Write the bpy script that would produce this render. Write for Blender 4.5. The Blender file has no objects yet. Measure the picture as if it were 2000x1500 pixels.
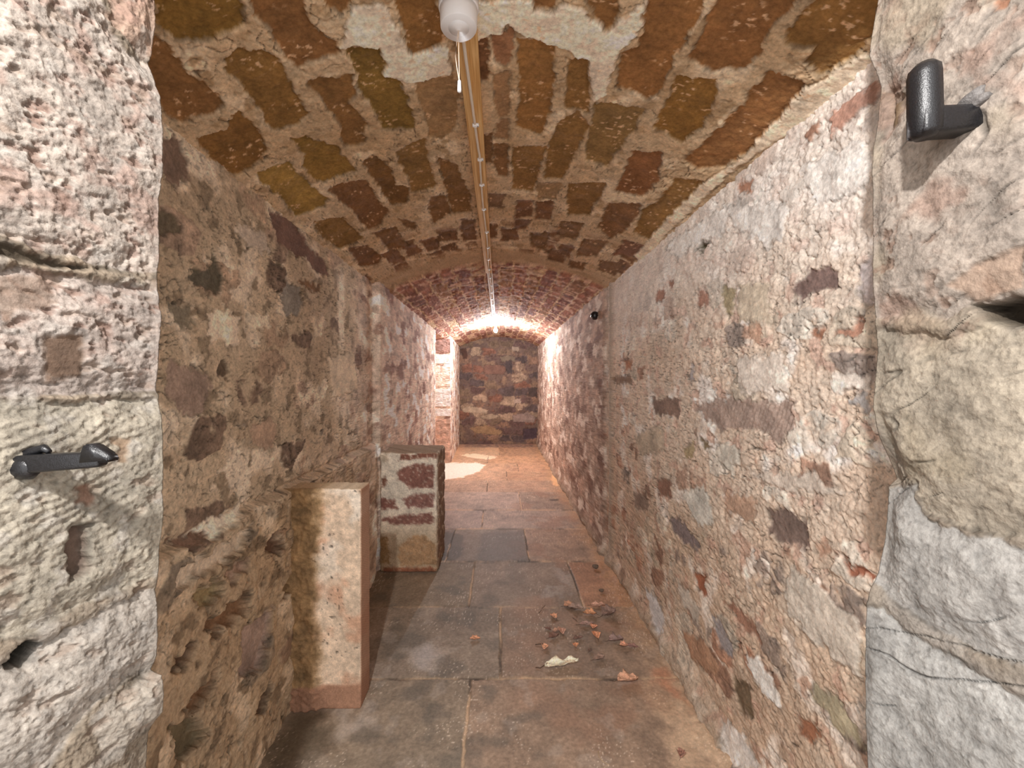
import bpy, bmesh, math, random
import numpy as np
from mathutils import Vector, Matrix
random.seed(7)
C = bpy.context.scene.collection
EYE = 1.40                      # camera height above the flags
F, VX, VY = 850.0, 975.0, 742.0  # focal length and vanishing point of the 2000 x 1500 frame
SAT = .80                       # sandstone seen in neutral light is greyer than it looks down here
Q = 2.2                         # mesh fineness
def uv(X, Y): return (X - VX) / F, (VY - Y) / F

# ------------------------------------------------------------------ noise
def _h(ix, iy, seed):
    n = (ix.astype(np.int64) * 374761393 + iy.astype(np.int64) * 668265263 + seed * 974634777) & 0xFFFFFFFF
    n = ((n ^ (n >> 13)) * 1274126177) & 0xFFFFFFFF
    n = ((n ^ (n >> 16)) * 2246822519) & 0xFFFFFFFF
    return (n ^ (n >> 15)) & 0xFFFFFFFF
def rnd(ix, iy, seed): return _h(ix, iy, seed) / 4294967295.0
def perlin(x, y, seed=0):
    x0 = np.floor(x); y0 = np.floor(y); fx = x - x0; fy = y - y0
    ix = x0.astype(np.int64); iy = y0.astype(np.int64)
    def g(dx, dy):
        a = rnd(ix + dx, iy + dy, seed) * 6.2831853
        return np.cos(a) * (fx - dx) + np.sin(a) * (fy - dy)
    u = fx * fx * fx * (fx * (fx * 6 - 15) + 10); v = fy * fy * fy * (fy * (fy * 6 - 15) + 10)
    a = g(0, 0) * (1 - u) + g(1, 0) * u; b = g(0, 1) * (1 - u) + g(1, 1) * u
    return (a * (1 - v) + b * v) * 1.5
def fbm(x, y, f, o=4, seed=0, gain=.5):
    r = 0; a = 1.0; s = 0
    for i in range(o):
        r = r + a * perlin(x * f, y * f, seed + i * 17); s += a; a *= gain; f *= 2.03
    return r / s * 1.4
def ridged(x, y, f, o=3, seed=0):
    r = 0; a = 1.0; s = 0
    for i in range(o):
        r = r + a * (1 - np.abs(perlin(x * f, y * f, seed + i * 13)) * 2); s += a; a *= .5; f *= 2.1
    return r / s
def worley(x, y, seed):
    ix = np.floor(x).astype(np.int64); iy = np.floor(y).astype(np.int64)
    f1 = np.full(x.shape, 9.0); f2 = np.full(x.shape, 9.0); idd = np.zeros(x.shape); id2 = np.zeros(x.shape)
    for dx in (-1, 0, 1):
        for dy in (-1, 0, 1):
            cx = ix + dx; cy = iy + dy
            px = cx + .15 + .7 * rnd(cx, cy, seed); py = cy + .15 + .7 * rnd(cx, cy, seed + 5)
            d = np.hypot(px - x, py - y); r = rnd(cx, cy, seed + 9); r2 = rnd(cx, cy, seed + 23)
            n = d < f1
            f2 = np.where(n, f1, np.minimum(f2, d)); idd = np.where(n, r, idd); id2 = np.where(n, r2, id2); f1 = np.where(n, d, f1)
    return f1, f2, idd, id2
def sst(a, b, x):
    t = np.clip((x - a) / (b - a), 0, 1); return t * t * (3 - 2 * t)
def lin(c): c = np.clip(c, 0, 1); return np.where(c <= .04045, c / 12.92, ((c + .055) / 1.055) ** 2.4)
def rgb(*c): return np.array(c, float) / 255.0
def polysd(px, py, poly):        # signed distance, positive inside
    n = len(poly); d = np.full(px.shape, 1e9); ins = np.zeros(px.shape, bool)
    for i in range(n):
        ax, ay = poly[i]; bx, by = poly[(i + 1) % n]
        ex, ey = bx - ax, by - ay; wx, wy = px - ax, py - ay
        t = np.clip((wx * ex + wy * ey) / (ex * ex + ey * ey + 1e-12), 0, 1)
        d = np.minimum(d, np.hypot(wx - ex * t, wy - ey * t))
        c = ((ay > py) != (by > py)) & (px < (bx - ax) * (py - ay) / ((by - ay) if abs(by - ay) > 1e-12 else 1e-12) + ax)
        ins ^= c
    return np.where(ins, d, -d)
def parse(txt):
    out = []
    for ln in txt.strip().splitlines():
        ln = ln.strip()
        if not ln: continue
        a, b = ln.split(':'); v = [float(k) for k in a.split(',')]
        pts = [tuple(float(q) for q in p.split(',')) for p in b.split()]
        out.append((np.array(v[:3]) / 255.0, v[3] / 1000.0 if len(v) > 3 else -.003, int(v[4]) if len(v) > 4 else 0, pts))
    return out

# ------------------------------------------------------------------ materials
def material(name, rough=.85, scale=90.0, amp=.3, bump=.25, metal=0.0, col=None, spec=.3, bumpd=.004):
    m = bpy.data.materials.new(name); m.use_nodes = True
    nt = m.node_tree; n = nt.nodes; l = nt.links; b = n['Principled BSDF']
    b.inputs['Roughness'].default_value = rough; b.inputs['Metallic'].default_value = metal
    b.inputs['Specular IOR Level'].default_value = spec
    if col is None:
        src = n.new('ShaderNodeAttribute'); src.attribute_name = 'Col'; csock = src.outputs['Color']
    else:
        src = n.new('ShaderNodeRGB'); src.outputs[0].default_value = (*[float(k) for k in lin(rgb(*col))], 1); csock = src.outputs[0]
    tc = n.new('ShaderNodeTexCoord')
    n1 = n.new('ShaderNodeTexNoise'); n1.inputs['Scale'].default_value = scale; n1.inputs['Detail'].default_value = 6; n1.inputs['Roughness'].default_value = .65
    l.new(tc.outputs['Object'], n1.inputs['Vector'])
    mr = n.new('ShaderNodeMapRange'); mr.inputs['From Min'].default_value = .28; mr.inputs['From Max'].default_value = .72
    mr.inputs['To Min'].default_value = 1 - amp; mr.inputs['To Max'].default_value = 1 + amp
    l.new(n1.outputs['Fac'], mr.inputs['Value'])
    mx = n.new('ShaderNodeMix'); mx.data_type = 'RGBA'; mx.blend_type = 'MULTIPLY'; mx.inputs[0].default_value = 1
    l.new(csock, mx.inputs[6]); l.new(mr.outputs[0], mx.inputs[7]); l.new(mx.outputs[2], b.inputs['Base Color'])
    if bump:
        bp = n.new('ShaderNodeBump'); bp.inputs['Strength'].default_value = bump; bp.inputs['Distance'].default_value = bumpd
        n2 = n.new('ShaderNodeTexNoise'); n2.inputs['Scale'].default_value = scale * 1.7; n2.inputs['Detail'].default_value = 5
        l.new(tc.outputs['Object'], n2.inputs['Vector']); l.new(n2.outputs['Fac'], bp.inputs['Height']); l.new(bp.outputs[0], b.inputs['Normal'])
    return m
M_rubble = material('lime mortar and rubble', .9, 110, .30, .35)
M_vault = material('vault sandstone', .88, 100, .28, .3)
M_flag = material('flagstone', .62, 70, .26, .18, spec=.4, bumpd=.003)
M_dressed = material('dressed sandstone', .9, 160, .22, .35)
M_iron = material('black painted iron', .30, 420, .5, .35, metal=.15, col=(30, 30, 33), spec=.6, bumpd=.0012)
M_lead = material('grey lead packing', .6, 200, .3, .4, metal=.3, col=(112, 108, 106))
M_plastic = material('white plastic', .4, 20, .03, 0, col=(242, 243, 246), spec=.5)
M_cable = material('grey cable sheath', .5, 30, .05, 0, col=(236, 228, 216), spec=.5)
M_cord = material('white cord', .8, 400, .1, 0, col=(235, 215, 195))
M_leaf = material('dry leaf', .75, 120, .35, .3, spec=.3)
M_twig = material('dry twig', .85, 150, .3, .3, col=(92, 70, 55))
M_straw = material('straw', .7, 150, .2, 0, col=(205, 180, 140))
M_peb = material('grey pebble', .85, 90, .3, .4, col=(118, 104, 92))
def wood(name, c1, c2):
    m = bpy.data.materials.new(name); m.use_nodes = True
    nt = m.node_tree; n = nt.nodes; l = nt.links; b = n['Principled BSDF']; b.inputs['Roughness'].default_value = .6
    tc = n.new('ShaderNodeTexCoord'); mp = n.new('ShaderNodeMapping'); mp.inputs['Scale'].default_value = (90, 2.2, 90)
    l.new(tc.outputs['Object'], mp.inputs[0])
    nz = n.new('ShaderNodeTexNoise'); nz.inputs['Scale'].default_value = 1.2; nz.inputs['Detail'].default_value = 3; nz.inputs['Distortion'].default_value = 1.4
    l.new(mp.outputs[0], nz.inputs['Vector'])
    cr = n.new('ShaderNodeValToRGB'); cr.color_ramp.elements[0].position = .36; cr.color_ramp.elements[1].position = .62
    cr.color_ramp.elements[0].color = (*[float(k) for k in lin(rgb(*c1))], 1); cr.color_ramp.elements[1].color = (*[float(k) for k in lin(rgb(*c2))], 1)
    l.new(nz.outputs['Fac'], cr.inputs[0]); l.new(cr.outputs[0], b.inputs['Base Color'])
    return m
M_wood = wood('planed softwood', (206, 156, 92), (236, 198, 138))
M_wood_lit = wood('bulb-lit pale softwood', (196, 172, 148), (226, 208, 190))  # softwood made paler: the bulb's light is put into the colour
M_glow = bpy.data.materials.new('glowing bulb'); M_glow.use_nodes = True
_b = M_glow.node_tree.nodes['Principled BSDF']; _b.inputs['Base Color'].default_value = (1, 1, 1, 1)
_b.inputs['Emission Color'].default_value = (.95, .97, 1, 1); _b.inputs['Emission Strength'].default_value = 2600

# ------------------------------------------------------------------ object helpers
def obj(name, me, mat, parent=None):
    o = bpy.data.objects.new(name, me); C.objects.link(o)
    if mat and not me.materials: me.materials.append(mat)
    if parent: o.parent = parent
    return o
def tag(o, label=None, cat=None, group=None, kind=None):
    if label: o['label'] = label
    if cat: o['category'] = cat
    if group: o['group'] = group
    if kind: o['kind'] = kind
    return o
def thing(name, label, cat, loc, group=None):
    o = bpy.data.objects.new(name, None); C.objects.link(o); o.location = loc; o.empty_display_size = .05
    return tag(o, label, cat, group)
def struct(name, me, mat): return tag(obj(name, me, mat), kind='structure')
def grid_mesh(name, P, col=None, flip=False):
    nr, nc = P.shape[:2]
    me = bpy.data.meshes.new(name); me.vertices.add(nr * nc)
    me.vertices.foreach_set('co', np.ascontiguousarray(P.reshape(-1), dtype=np.float32))
    i = np.arange(nr * nc).reshape(nr, nc)
    q = np.stack([i[:-1, :-1], i[:-1, 1:], i[1:, 1:], i[1:, :-1]], -1).reshape(-1, 4)
    if flip: q = q[:, ::-1]
    nf = len(q); me.loops.add(nf * 4); me.polygons.add(nf)
    me.loops.foreach_set('vertex_index', np.ascontiguousarray(q.reshape(-1), dtype=np.int32))
    me.polygons.foreach_set('loop_start', np.arange(0, nf * 4, 4, dtype=np.int32))
    me.polygons.foreach_set('use_smooth', np.ones(nf, bool))
    me.update(calc_edges=True)
    if col is not None: paint(me, col)
    return me
def paint(me, col):
    a = me.color_attributes.new('Col', 'FLOAT_COLOR', 'POINT')
    c = np.ones((len(me.vertices), 4), np.float32); c[:, :3] = lin(col.reshape(-1, 3))
    a.data.foreach_set('color', c.reshape(-1))
def from_bm(name, bm, smooth=True):
    bmesh.ops.recalc_face_normals(bm, faces=bm.faces[:])
    me = bpy.data.meshes.new(name); bm.to_mesh(me); bm.free()
    for p in me.polygons: p.use_smooth = smooth
    return me
def bm_box(bm, lo, hi, bev=0.0, seg=2):
    r = bmesh.ops.create_cube(bm, size=1.0); vs = r['verts']
    for v in vs:
        v.co = Vector([lo[k] + (v.co[k] + .5) * (hi[k] - lo[k]) for k in range(3)])
    if bev:
        es = list({e for v in vs for e in v.link_edges})
        bmesh.ops.bevel(bm, geom=es, offset=bev, segments=seg, affect='EDGES', profile=.5)
def bm_lathe(bm, prof, n=32, axis=None, org=(0, 0, 0)):
    rings = []
    for r, z in prof:
        rings.append([bm.verts.new((org[0] + r * math.cos(2 * math.pi * k / n), org[1] + r * math.sin(2 * math.pi * k / n), org[2] + z)) for k in range(n)])
    for a, b in zip(rings, rings[1:]):
        for k in range(n): bm.faces.new((a[k], a[(k + 1) % n], b[(k + 1) % n], b[k]))
    bm.faces.new(rings[0][::-1]); bm.faces.new(rings[-1])
def bm_tube(bm, pts, rad, n=10, flat=1.0, up=(0, 0, 1)):
    pts = [Vector(p) for p in pts]; rings = []
    rads = rad if isinstance(rad, (list, tuple)) else [rad] * len(pts)
    for i, p in enumerate(pts):
        t = (pts[min(i + 1, len(pts) - 1)] - pts[max(i - 1, 0)]).normalized()
        u = Vector(up); a = t.cross(u)
        if a.length < 1e-4: a = t.cross(Vector((1, 0, 0)))
        a.normalize(); b = a.cross(t).normalized()
        rings.append([bm.verts.new(p + a * rads[i] * math.cos(2 * math.pi * k / n) + b * rads[i] * flat * math.sin(2 * math.pi * k / n)) for k in range(n)])
    for a, b in zip(rings, rings[1:]):
        for k in range(n): bm.faces.new((a[k], a[(k + 1) % n], b[(k + 1) % n], b[k]))
    bm.faces.new(rings[0][::-1]); bm.faces.new(rings[-1])

# ------------------------------------------------------------------ masonry surfaces
class Surf:
    """a grid of base points P with outward normals N and metric coordinates S, T"""
    def __init__(s, S, T, P, N, lod):
        s.S, s.T, s.P, s.N, s.lod = S, T, P, N, lod
        s.H = np.zeros(S.shape); s.C = np.zeros(S.shape + (3,))
    def base(s, cols, seed, lump=.006, fine=.0025, f=9, cell=(.22, .12), stones=(), cover=.4, sh=.004, warp=.03, contrast=1.0):
        S, T = s.S, s.T
        n1 = fbm(S, T, 1.6, 4, seed); n2 = fbm(S, T, 7, 4, seed + 3); n3 = fbm(S, T, 30, 3, seed + 6)
        k = np.clip(.5 + .8 * n1 + .5 * n2, 0, 1)[..., None]
        c = cols[0] * (1 - k) + cols[1] * k
        if len(cols) > 2:
            k2 = sst(.12, .45, fbm(S, T, 4.2, 4, seed + 40))[..., None]; c = c * (1 - k2) + cols[2] * k2
        if len(cols) > 3:
            k2 = sst(.22, .42, fbm(S, T, 11, 4, seed + 50))[..., None]; c = c * (1 - k2) + cols[3] * k2
        s.H = lump * fbm(S, T, f, 4, seed + 11, .55) + fine * fbm(S, T, 60, 3, seed + 12, .6)
        if len(stones):
            wx = S + warp * fbm(S, T, 10, 3, seed + 20); wy = T + warp * .7 * fbm(S, T, 11, 3, seed + 21)
            f1, f2, r1, r2 = worley(wx / cell[0], wy / cell[1], seed + 30)
            m = sst(.08, .16, f2 - f1) * sst(1 - cover - .06, 1 - cover + .06, r2 + .25 * fbm(S, T, 14, 3, seed + 33))
            st = np.array(stones)[np.clip((r1 * len(stones)).astype(int), 0, len(stones) - 1)]
            st = st * (1 + .12 * n2 + .1 * n3)[..., None]
            c = c * (1 - m[..., None]) + st * m[..., None]
            hs = sh * (r2 - .3) + .0025 * fbm(S, T, 22, 3, seed + 34)
            s.H = s.H * (1 - .6 * m) + hs * m
            s.H -= .004 * (1 - sst(.0, .1, f2 - f1)) * cover
        s.C = c * (1 + contrast * (.10 * n2 + .10 * n3))[..., None]
    def cracks(s, seed, f=14, depth=.008, thr=.86, dark=.6):
        wx = s.S + .02 * fbm(s.S, s.T, 12, 3, seed); wy = s.T + .02 * fbm(s.S, s.T, 12, 3, seed + 1)
        r = ridged(wx, wy * 1.5, f, 1, seed + 2); g = sst(-.05, .3, fbm(s.S, s.T, 5, 3, seed + 3))
        m = sst(thr, .985, r) * g
        s.H -= depth * m; s.C *= (1 - (1 - dark) * m)[..., None]
    def pits(s, seed, f=40, depth=.006, thr=.35, dark=.75):
        m = sst(thr, thr + .25, fbm(s.S, s.T, f, 3, seed, .6))
        s.H -= depth * m; s.C *= (1 - (1 - dark) * m)[..., None]
    def patch(s, items, unproj, seed=100, jag=.010, rough=.0018, fleck=.0, keep=.15, soft=.0022):
        for n, (col, h, fl, px) in enumerate(items):
            pg = [unproj(*p) for p in px]
            a = np.array(pg); lo = a.min(0) - .05; hi = a.max(0) + .05
            w = (s.S >= lo[0]) & (s.S <= hi[0]) & (s.T >= lo[1]) & (s.T <= hi[1])
            if not w.any(): continue
            S, T, L = s.S[w], s.T[w], s.lod[w]
            sd = polysd(S + jag * fbm(S, T, 24, 3, seed + n), T + jag * fbm(S, T, 24, 3, seed + n + 50), pg)
            sd = sd + .004 * fbm(S, T, 110, 2, seed + 7) * np.clip(jag / .01, 0, 1)
            m = sst(-1, 1, (sd + soft * .9 * fbm(S, T, 55, 3, seed + n + 31)) / (soft + .6 * L)); n2 = fbm(S, T, 9, 4, seed + n * 3); n3 = fbm(S, T, 45, 3, seed + n * 3 + 1)
            cc = col * (1 + .16 * n2 + .10 * n3)[:, None]
            if fleck:
                fk = sst(.28, .5, fbm(S * .6, T, 70, 3, seed + n)) * sst(.0, .35, fbm(S, T, 8, 2, seed + n + 9)) * fleck
                cc = cc * (1 - fk[:, None]) + rgb(205, 165, 125) * fk[:, None]
            hh = h + rough * 1.6 * fbm(S, T, 16, 3, seed + n) + rough * .6 * n3 + .35 * rough * n2
            if fl == 1: hh = hh + .0016 * np.sin((S * .7 + T * .35) * 420 + 3 * n2)     # tool marks
            if fl == 2: m = m * .65
            if fl == 3: hh = hh + .009 * sst(0, .04, sd) - .010                                 # cushion
            s.H[w] = s.H[w] * (1 - m * (1 - keep)) + hh * m
            s.C[w] = s.C[w] * (1 - m[:, None]) + cc * m[:, None]
            rim = np.exp(-((sd + .002) / (.003 + .5 * L)) ** 2) * (fl != 2)
            s.H[w] -= .0022 * rim; s.C[w] *= (1 - .22 * rim * sst(-.2, .3, fbm(S, T, 18, 2, seed + n + 77)))[:, None]
    def mesh(s, name, flip=False, gain=1.0, sat=SAT):
        g = s.C.mean(-1, keepdims=True); s.C = np.clip((g + (s.C - g) * sat) * gain, 0.02, .97)
        P = s.P + s.N * s.H[..., None]; P = P.copy(); P[..., 2] += EYE
        return grid_mesh(name, P, s.C, flip)
def march(a, b, f, cap=.05):
    v = [a]
    while v[-1] < b: v.append(v[-1] + min(cap, f(v[-1])))
    v[-1] = b; return np.array(v)
def path_surf(pts, spac, zs, side):
    """vertical surface above a plan polyline; spac[i](t) gives the step along segment i; side = +1 normal on the left"""
    X, Y, S, NX, NY, L = [], [], [], [], [], []; acc = 0
    for i in range(len(pts) - 1):
        a = np.array(pts[i]); b = np.array(pts[i + 1]); d = np.hypot(*(b - a)); t = [0.0]
        while t[-1] < d: t.append(t[-1] + spac[i](*(a + (b - a) * min(1, t[-1] / d))))
        t[-1] = d
        if len(t) > 2 and t[-1] - t[-2] < 1e-4: t.pop(-2)
        t = np.array(t)
        if i: t = t[1:]
        p = a + (b - a) * (t / d)[:, None]; nn = np.array([-(b - a)[1], (b - a)[0]]) / d * side
        X += list(p[:, 0]); Y += list(p[:, 1]); S += list(acc + t); NX += [nn[0]] * len(t); NY += [nn[1]] * len(t); acc += d
    X, Y, S = map(np.array, (X, Y, S)); n = np.stack([NX, NY], 1)
    # soften the corners of the normals
    W = np.exp(-((S[:, None] - S[None, :]) / .012) ** 2); n = W @ n; n /= np.linalg.norm(n, axis=1)[:, None] + 1e-9
    nz = len(zs)
    Sg = np.repeat(S[None], nz, 0); Tg = np.repeat(zs[:, None], len(S), 1)
    P = np.stack([np.repeat(X[None], nz, 0), np.repeat(Y[None], nz, 0), Tg], -1)
    N = np.stack([np.repeat(n[None, :, 0], nz, 0), np.repeat(n[None, :, 1], nz, 0), np.zeros_like(Tg)], -1)
    lod = np.gradient(S); lod = np.maximum(np.repeat(lod[None], nz, 0) * .5, .0012)
    return Surf(Sg, Tg, P, N, lod)

# ---- right wall
XR = .86
def un_right(X, Y):
    u, v = uv(X, Y); t = XR / max(u, .07); return (t - .50, v * t)
st = lambda x, y: min(.05, max(.0012, Q * y * y / (F * .86)))
w = path_surf([(XR, .50), (XR, 3.40), (XR - .022, 3.47), (.833, 9.6)], [st, st, st], np.arange(-1.42, .82, .0034), +1)
ysw = w.P[..., 1]; zz = w.T
w.base([rgb(226, 202, 178), rgb(208, 176, 148), rgb(234, 222, 212), rgb(212, 170, 146)], 11, lump=.0080, fine=.0044, f=15,
       cell=(.16, .10), stones=[rgb(190, 150, 125), rgb(170, 125, 100), rgb(222, 208, 190), rgb(196, 140, 110), rgb(205, 185, 160), rgb(160, 140, 128)], cover=.20, sh=.006)
w.cracks(31, 11, .008, .93, .55); w.cracks(35, 24, .005, .93, .6); w.pits(36, 46, .005, .3, .8)
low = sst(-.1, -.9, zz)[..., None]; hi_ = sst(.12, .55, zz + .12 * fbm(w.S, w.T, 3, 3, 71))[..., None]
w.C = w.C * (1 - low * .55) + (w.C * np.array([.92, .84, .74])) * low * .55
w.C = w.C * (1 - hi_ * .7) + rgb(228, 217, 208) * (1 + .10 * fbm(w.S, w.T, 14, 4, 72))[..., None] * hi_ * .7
rear = sst(3.40, 3.48, ysw)[..., None]
rc = rgb(176, 138, 116) * (1 + .26 * fbm(w.S * .8, w.T, 6, 5, 61) + .22 * fbm(w.S * .6, w.T, 26, 3, 62))[..., None]
kk = sst(.1, .4, fbm(w.S * .6, w.T, 5, 5, 63))[..., None]; rc = rc * (1 - kk) + rgb(128, 84, 68) * kk
kk = sst(.15, .4, fbm(w.S * .6, w.T, 6, 5, 66))[..., None]; rc = rc * (1 - kk) + rgb(226, 208, 192) * kk
w.C = w.C * (1 - rear * .8) + rc * rear * .8
w.H += rear[..., 0] * .006 * fbm(w.S, w.T, 20, 3, 67)
# vertical mortar seam where the two builds meet
seam = np.exp(-((ysw - 3.33 - .015 * fbm(w.S, w.T, 4, 3, 8)) / .05) ** 2); w.H += .018 * seam; s3 = (np.clip(seam * 1.1, 0, 1) * .85)[..., None]
w.C = w.C * (1 - s3) + rgb(176, 156, 134) * s3
seam = np.exp(-((ysw - 3.45) / .02) ** 2); w.H -= .02 * seam
# footing stones bulge out at the floor
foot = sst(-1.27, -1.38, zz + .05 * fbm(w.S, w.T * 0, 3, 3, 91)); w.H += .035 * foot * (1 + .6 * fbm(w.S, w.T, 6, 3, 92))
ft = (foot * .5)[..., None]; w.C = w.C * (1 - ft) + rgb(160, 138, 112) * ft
RIGHT = parse('''
130,100,92,-6:1553,565 1579,525 1634,528 1638,558 1612,572 1586,565 1572,591 1557,591
186,126,102:1363,572 1381,569 1385,591 1363,602
180,120,96:1282,569 1297,561 1297,583 1282,591
180,120,96:1304,550 1315,547 1311,572
196,130,100:1638,649 1674,631 1696,638 1682,657 1638,664
180,115,82:1586,649 1608,642 1608,660 1590,660
165,146,106:1414,558 1436,561 1429,605 1421,620 1410,583
206,186,158,2:1443,554 1502,554 1506,627 1443,627
200,140,106,-3,2:1451,635 1487,631 1484,671 1451,664
172,142,126,-2,1:1355,796 1407,778 1550,789 1546,840 1517,862 1480,836 1407,840
206,196,178,4:1396,877 1421,862 1447,877 1443,906 1429,924 1403,902
176,150,102:1333,873 1355,866 1352,895 1341,895
140,116,78:1370,855 1385,869 1374,877
160,150,150:1348,715 1355,723 1355,745 1348,745
142,108,90:1275,778 1326,781 1326,814 1278,807
186,180,178,2:1660,778 1685,770 1704,789 1693,800 1663,789
226,211,196,3:1623,730 1663,723 1700,730 1696,767 1627,767
180,166,165,-4:1674,525 1704,503 1712,598 1682,587
112,100,80,-8:1465,712 1491,708 1487,719 1473,719
150,112,84:1198,737 1231,734 1234,748 1201,748
190,116,72:1220,704 1234,704 1231,723 1220,719
218,211,204,3:1407,400 1539,400 1531,466 1502,484 1443,448
224,217,210,4:1297,484 1385,422 1429,400 1414,459 1355,481 1326,506
222,214,206,3:1560,330 1690,270 1700,360 1600,400
95,84,55,-22:1359,488 1374,473 1385,470 1377,488 1366,495
192,132,108,5:1620,228 1652,198 1714,163 1717,192 1665,234 1623,266
186,126,96,2:1571,260 1600,240 1597,270 1574,280
190,125,92:1441,354 1470,351 1470,370 1448,380
206,201,187,3:1334,964 1374,948 1390,992 1394,1020 1366,1028 1342,988
126,100,88,-7:1498,992 1534,996 1574,1020 1582,1076 1518,1056 1502,1036
132,112,110:1306,1016 1326,1012 1366,1060 1366,1080 1322,1048
208,204,203,3:1258,1144 1282,1168 1298,1204 1298,1244 1278,1212
152,142,142:1386,1196 1410,1216 1434,1268 1430,1288 1406,1260
228,222,212,5:1458,1276 1482,1284 1506,1324 1526,1364 1526,1388 1502,1364 1470,1320
206,190,170,6:1534,1124 1550,1108 1630,1172 1682,1216 1686,1332 1650,1300 1590,1252 1538,1200
202,186,166,3:1322,1140 1338,1148 1370,1196 1362,1216 1330,1176
178,92,54,-7:1354,1116 1378,1124 1374,1164 1362,1148
165,110,82,-5:1410,1172 1446,1188 1482,1236 1486,1252 1454,1228
186,132,94,3:1334,1232 1374,1252 1406,1300 1398,1324 1350,1284
122,96,66,-6:1430,1320 1462,1340 1466,1396 1454,1400 1434,1348
216,206,196,3:1410,1404 1454,1436 1482,1500 1442,1500 1418,1452
170,100,62,-6:1558,1416 1586,1400 1602,1436 1582,1452 1562,1436
176,160,122:1574,1340 1610,1340 1670,1412 1690,1468 1630,1420
216,196,176,4:1462,924 1590,924 1650,964 1550,964
150,100,76:1282,940 1310,936 1310,972 1286,968
184,100,66,-6:1646,1096 1682,1100 1710,1124 1702,1136 1658,1116
194,130,96,-3,2:1586,1060 1622,1056 1626,1072 1598,1092
166,146,121,12:1195,1105 1230,1150 1255,1215 1240,1200 1205,1140
176,160,140,12:1262,1225 1300,1275 1320,1330 1290,1300
190,168,140,3:1240,850 1290,830 1300,880 1250,890
196,150,118,2:1420,960 1480,975 1470,1020 1415,1000
150,120,100,-4:1236,960 1262,968 1264,1000 1240,990
222,206,190,4:1440,700 1530,690 1540,760 1450,770
''')
w.patch(RIGHT, un_right, 200, jag=.022, rough=.0026, keep=.25, soft=.006)
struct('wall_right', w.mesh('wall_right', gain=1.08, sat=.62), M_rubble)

# ---- left wall, alcove and the pier face beyond it
XL = -.92
def un_left(X, Y):
    u, v = uv(X, Y); t = XL / min(u, -.07); return (t - .50, v * t)
stl = lambda x, y: min(.05, max(.0012, Q * y * y / (F * .92)))
cs = lambda x, y: .012
w = path_surf([(XL, .50), (XL, 3.16), (-.876, 3.21), (-.897, 6.12), (-1.30, 6.14), (-1.30, 7.32), (-.818, 7.30), (-.866, 9.6)],
              [stl, cs, stl, cs, cs, cs, stl], np.arange(-1.42, .82, .0034), -1)
ysw = w.P[..., 1]; zz = w.T
w.base([rgb(176, 148, 110), rgb(150, 122, 88), rgb(188, 164, 132), rgb(128, 104, 74)], 311, lump=.0065, fine=.003, f=11,
       cell=(.20, .12), stones=[rgb(140, 108, 82), rgb(120, 104, 84), rgb(184, 160, 126), rgb(150, 116, 84), rgb(112, 84, 62)], cover=.26, sh=.006)
w.cracks(331, 12, .009, .90, .55); w.cracks(335, 21, .005, .9, .6); w.pits(336, 44, .004, .3, .8)
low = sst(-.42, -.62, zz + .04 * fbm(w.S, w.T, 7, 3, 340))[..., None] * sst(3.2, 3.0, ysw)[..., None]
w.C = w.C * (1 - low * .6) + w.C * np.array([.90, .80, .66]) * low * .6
ledge = sst(-.455, -.475, zz + .012 * fbm(w.S, w.T * .3, 7, 4, 341)) * sst(3.2, 3.1, ysw)
w.H += .045 * ledge + .012 * ledge * fbm(w.S, w.T, 5, 3, 343)
ld = np.exp(-((zz + .452 + .012 * fbm(w.S, w.T * .3, 7, 4, 341)) / .008) ** 2) * sst(3.2, 3.1, ysw); w.H -= .008 * ld
rear = sst(2.2, 3.6, ysw + .5 * fbm(w.S, w.T, 4, 3, 345))[..., None]
rc = rgb(182, 150, 130) * (1 + .26 * fbm(w.S * .8, w.T, 6, 5, 361) + .22 * fbm(w.S * .6, w.T, 26, 3, 362))[..., None]
kk = sst(.1, .4, fbm(w.S * .6, w.T, 5, 5, 363))[..., None]; rc = rc * (1 - kk) + rgb(128, 78, 66) * kk
kk = sst(.12, .4, fbm(w.S * .6, w.T, 6, 5, 366))[..., None]; rc = rc * (1 - kk) + rgb(226, 208, 194) * kk
w.C = w.C * (1 - rear * .8) + rc * rear * .8
w.H += rear[..., 0] * .005 * fbm(w.S, w.T, 18, 3, 367)
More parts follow.
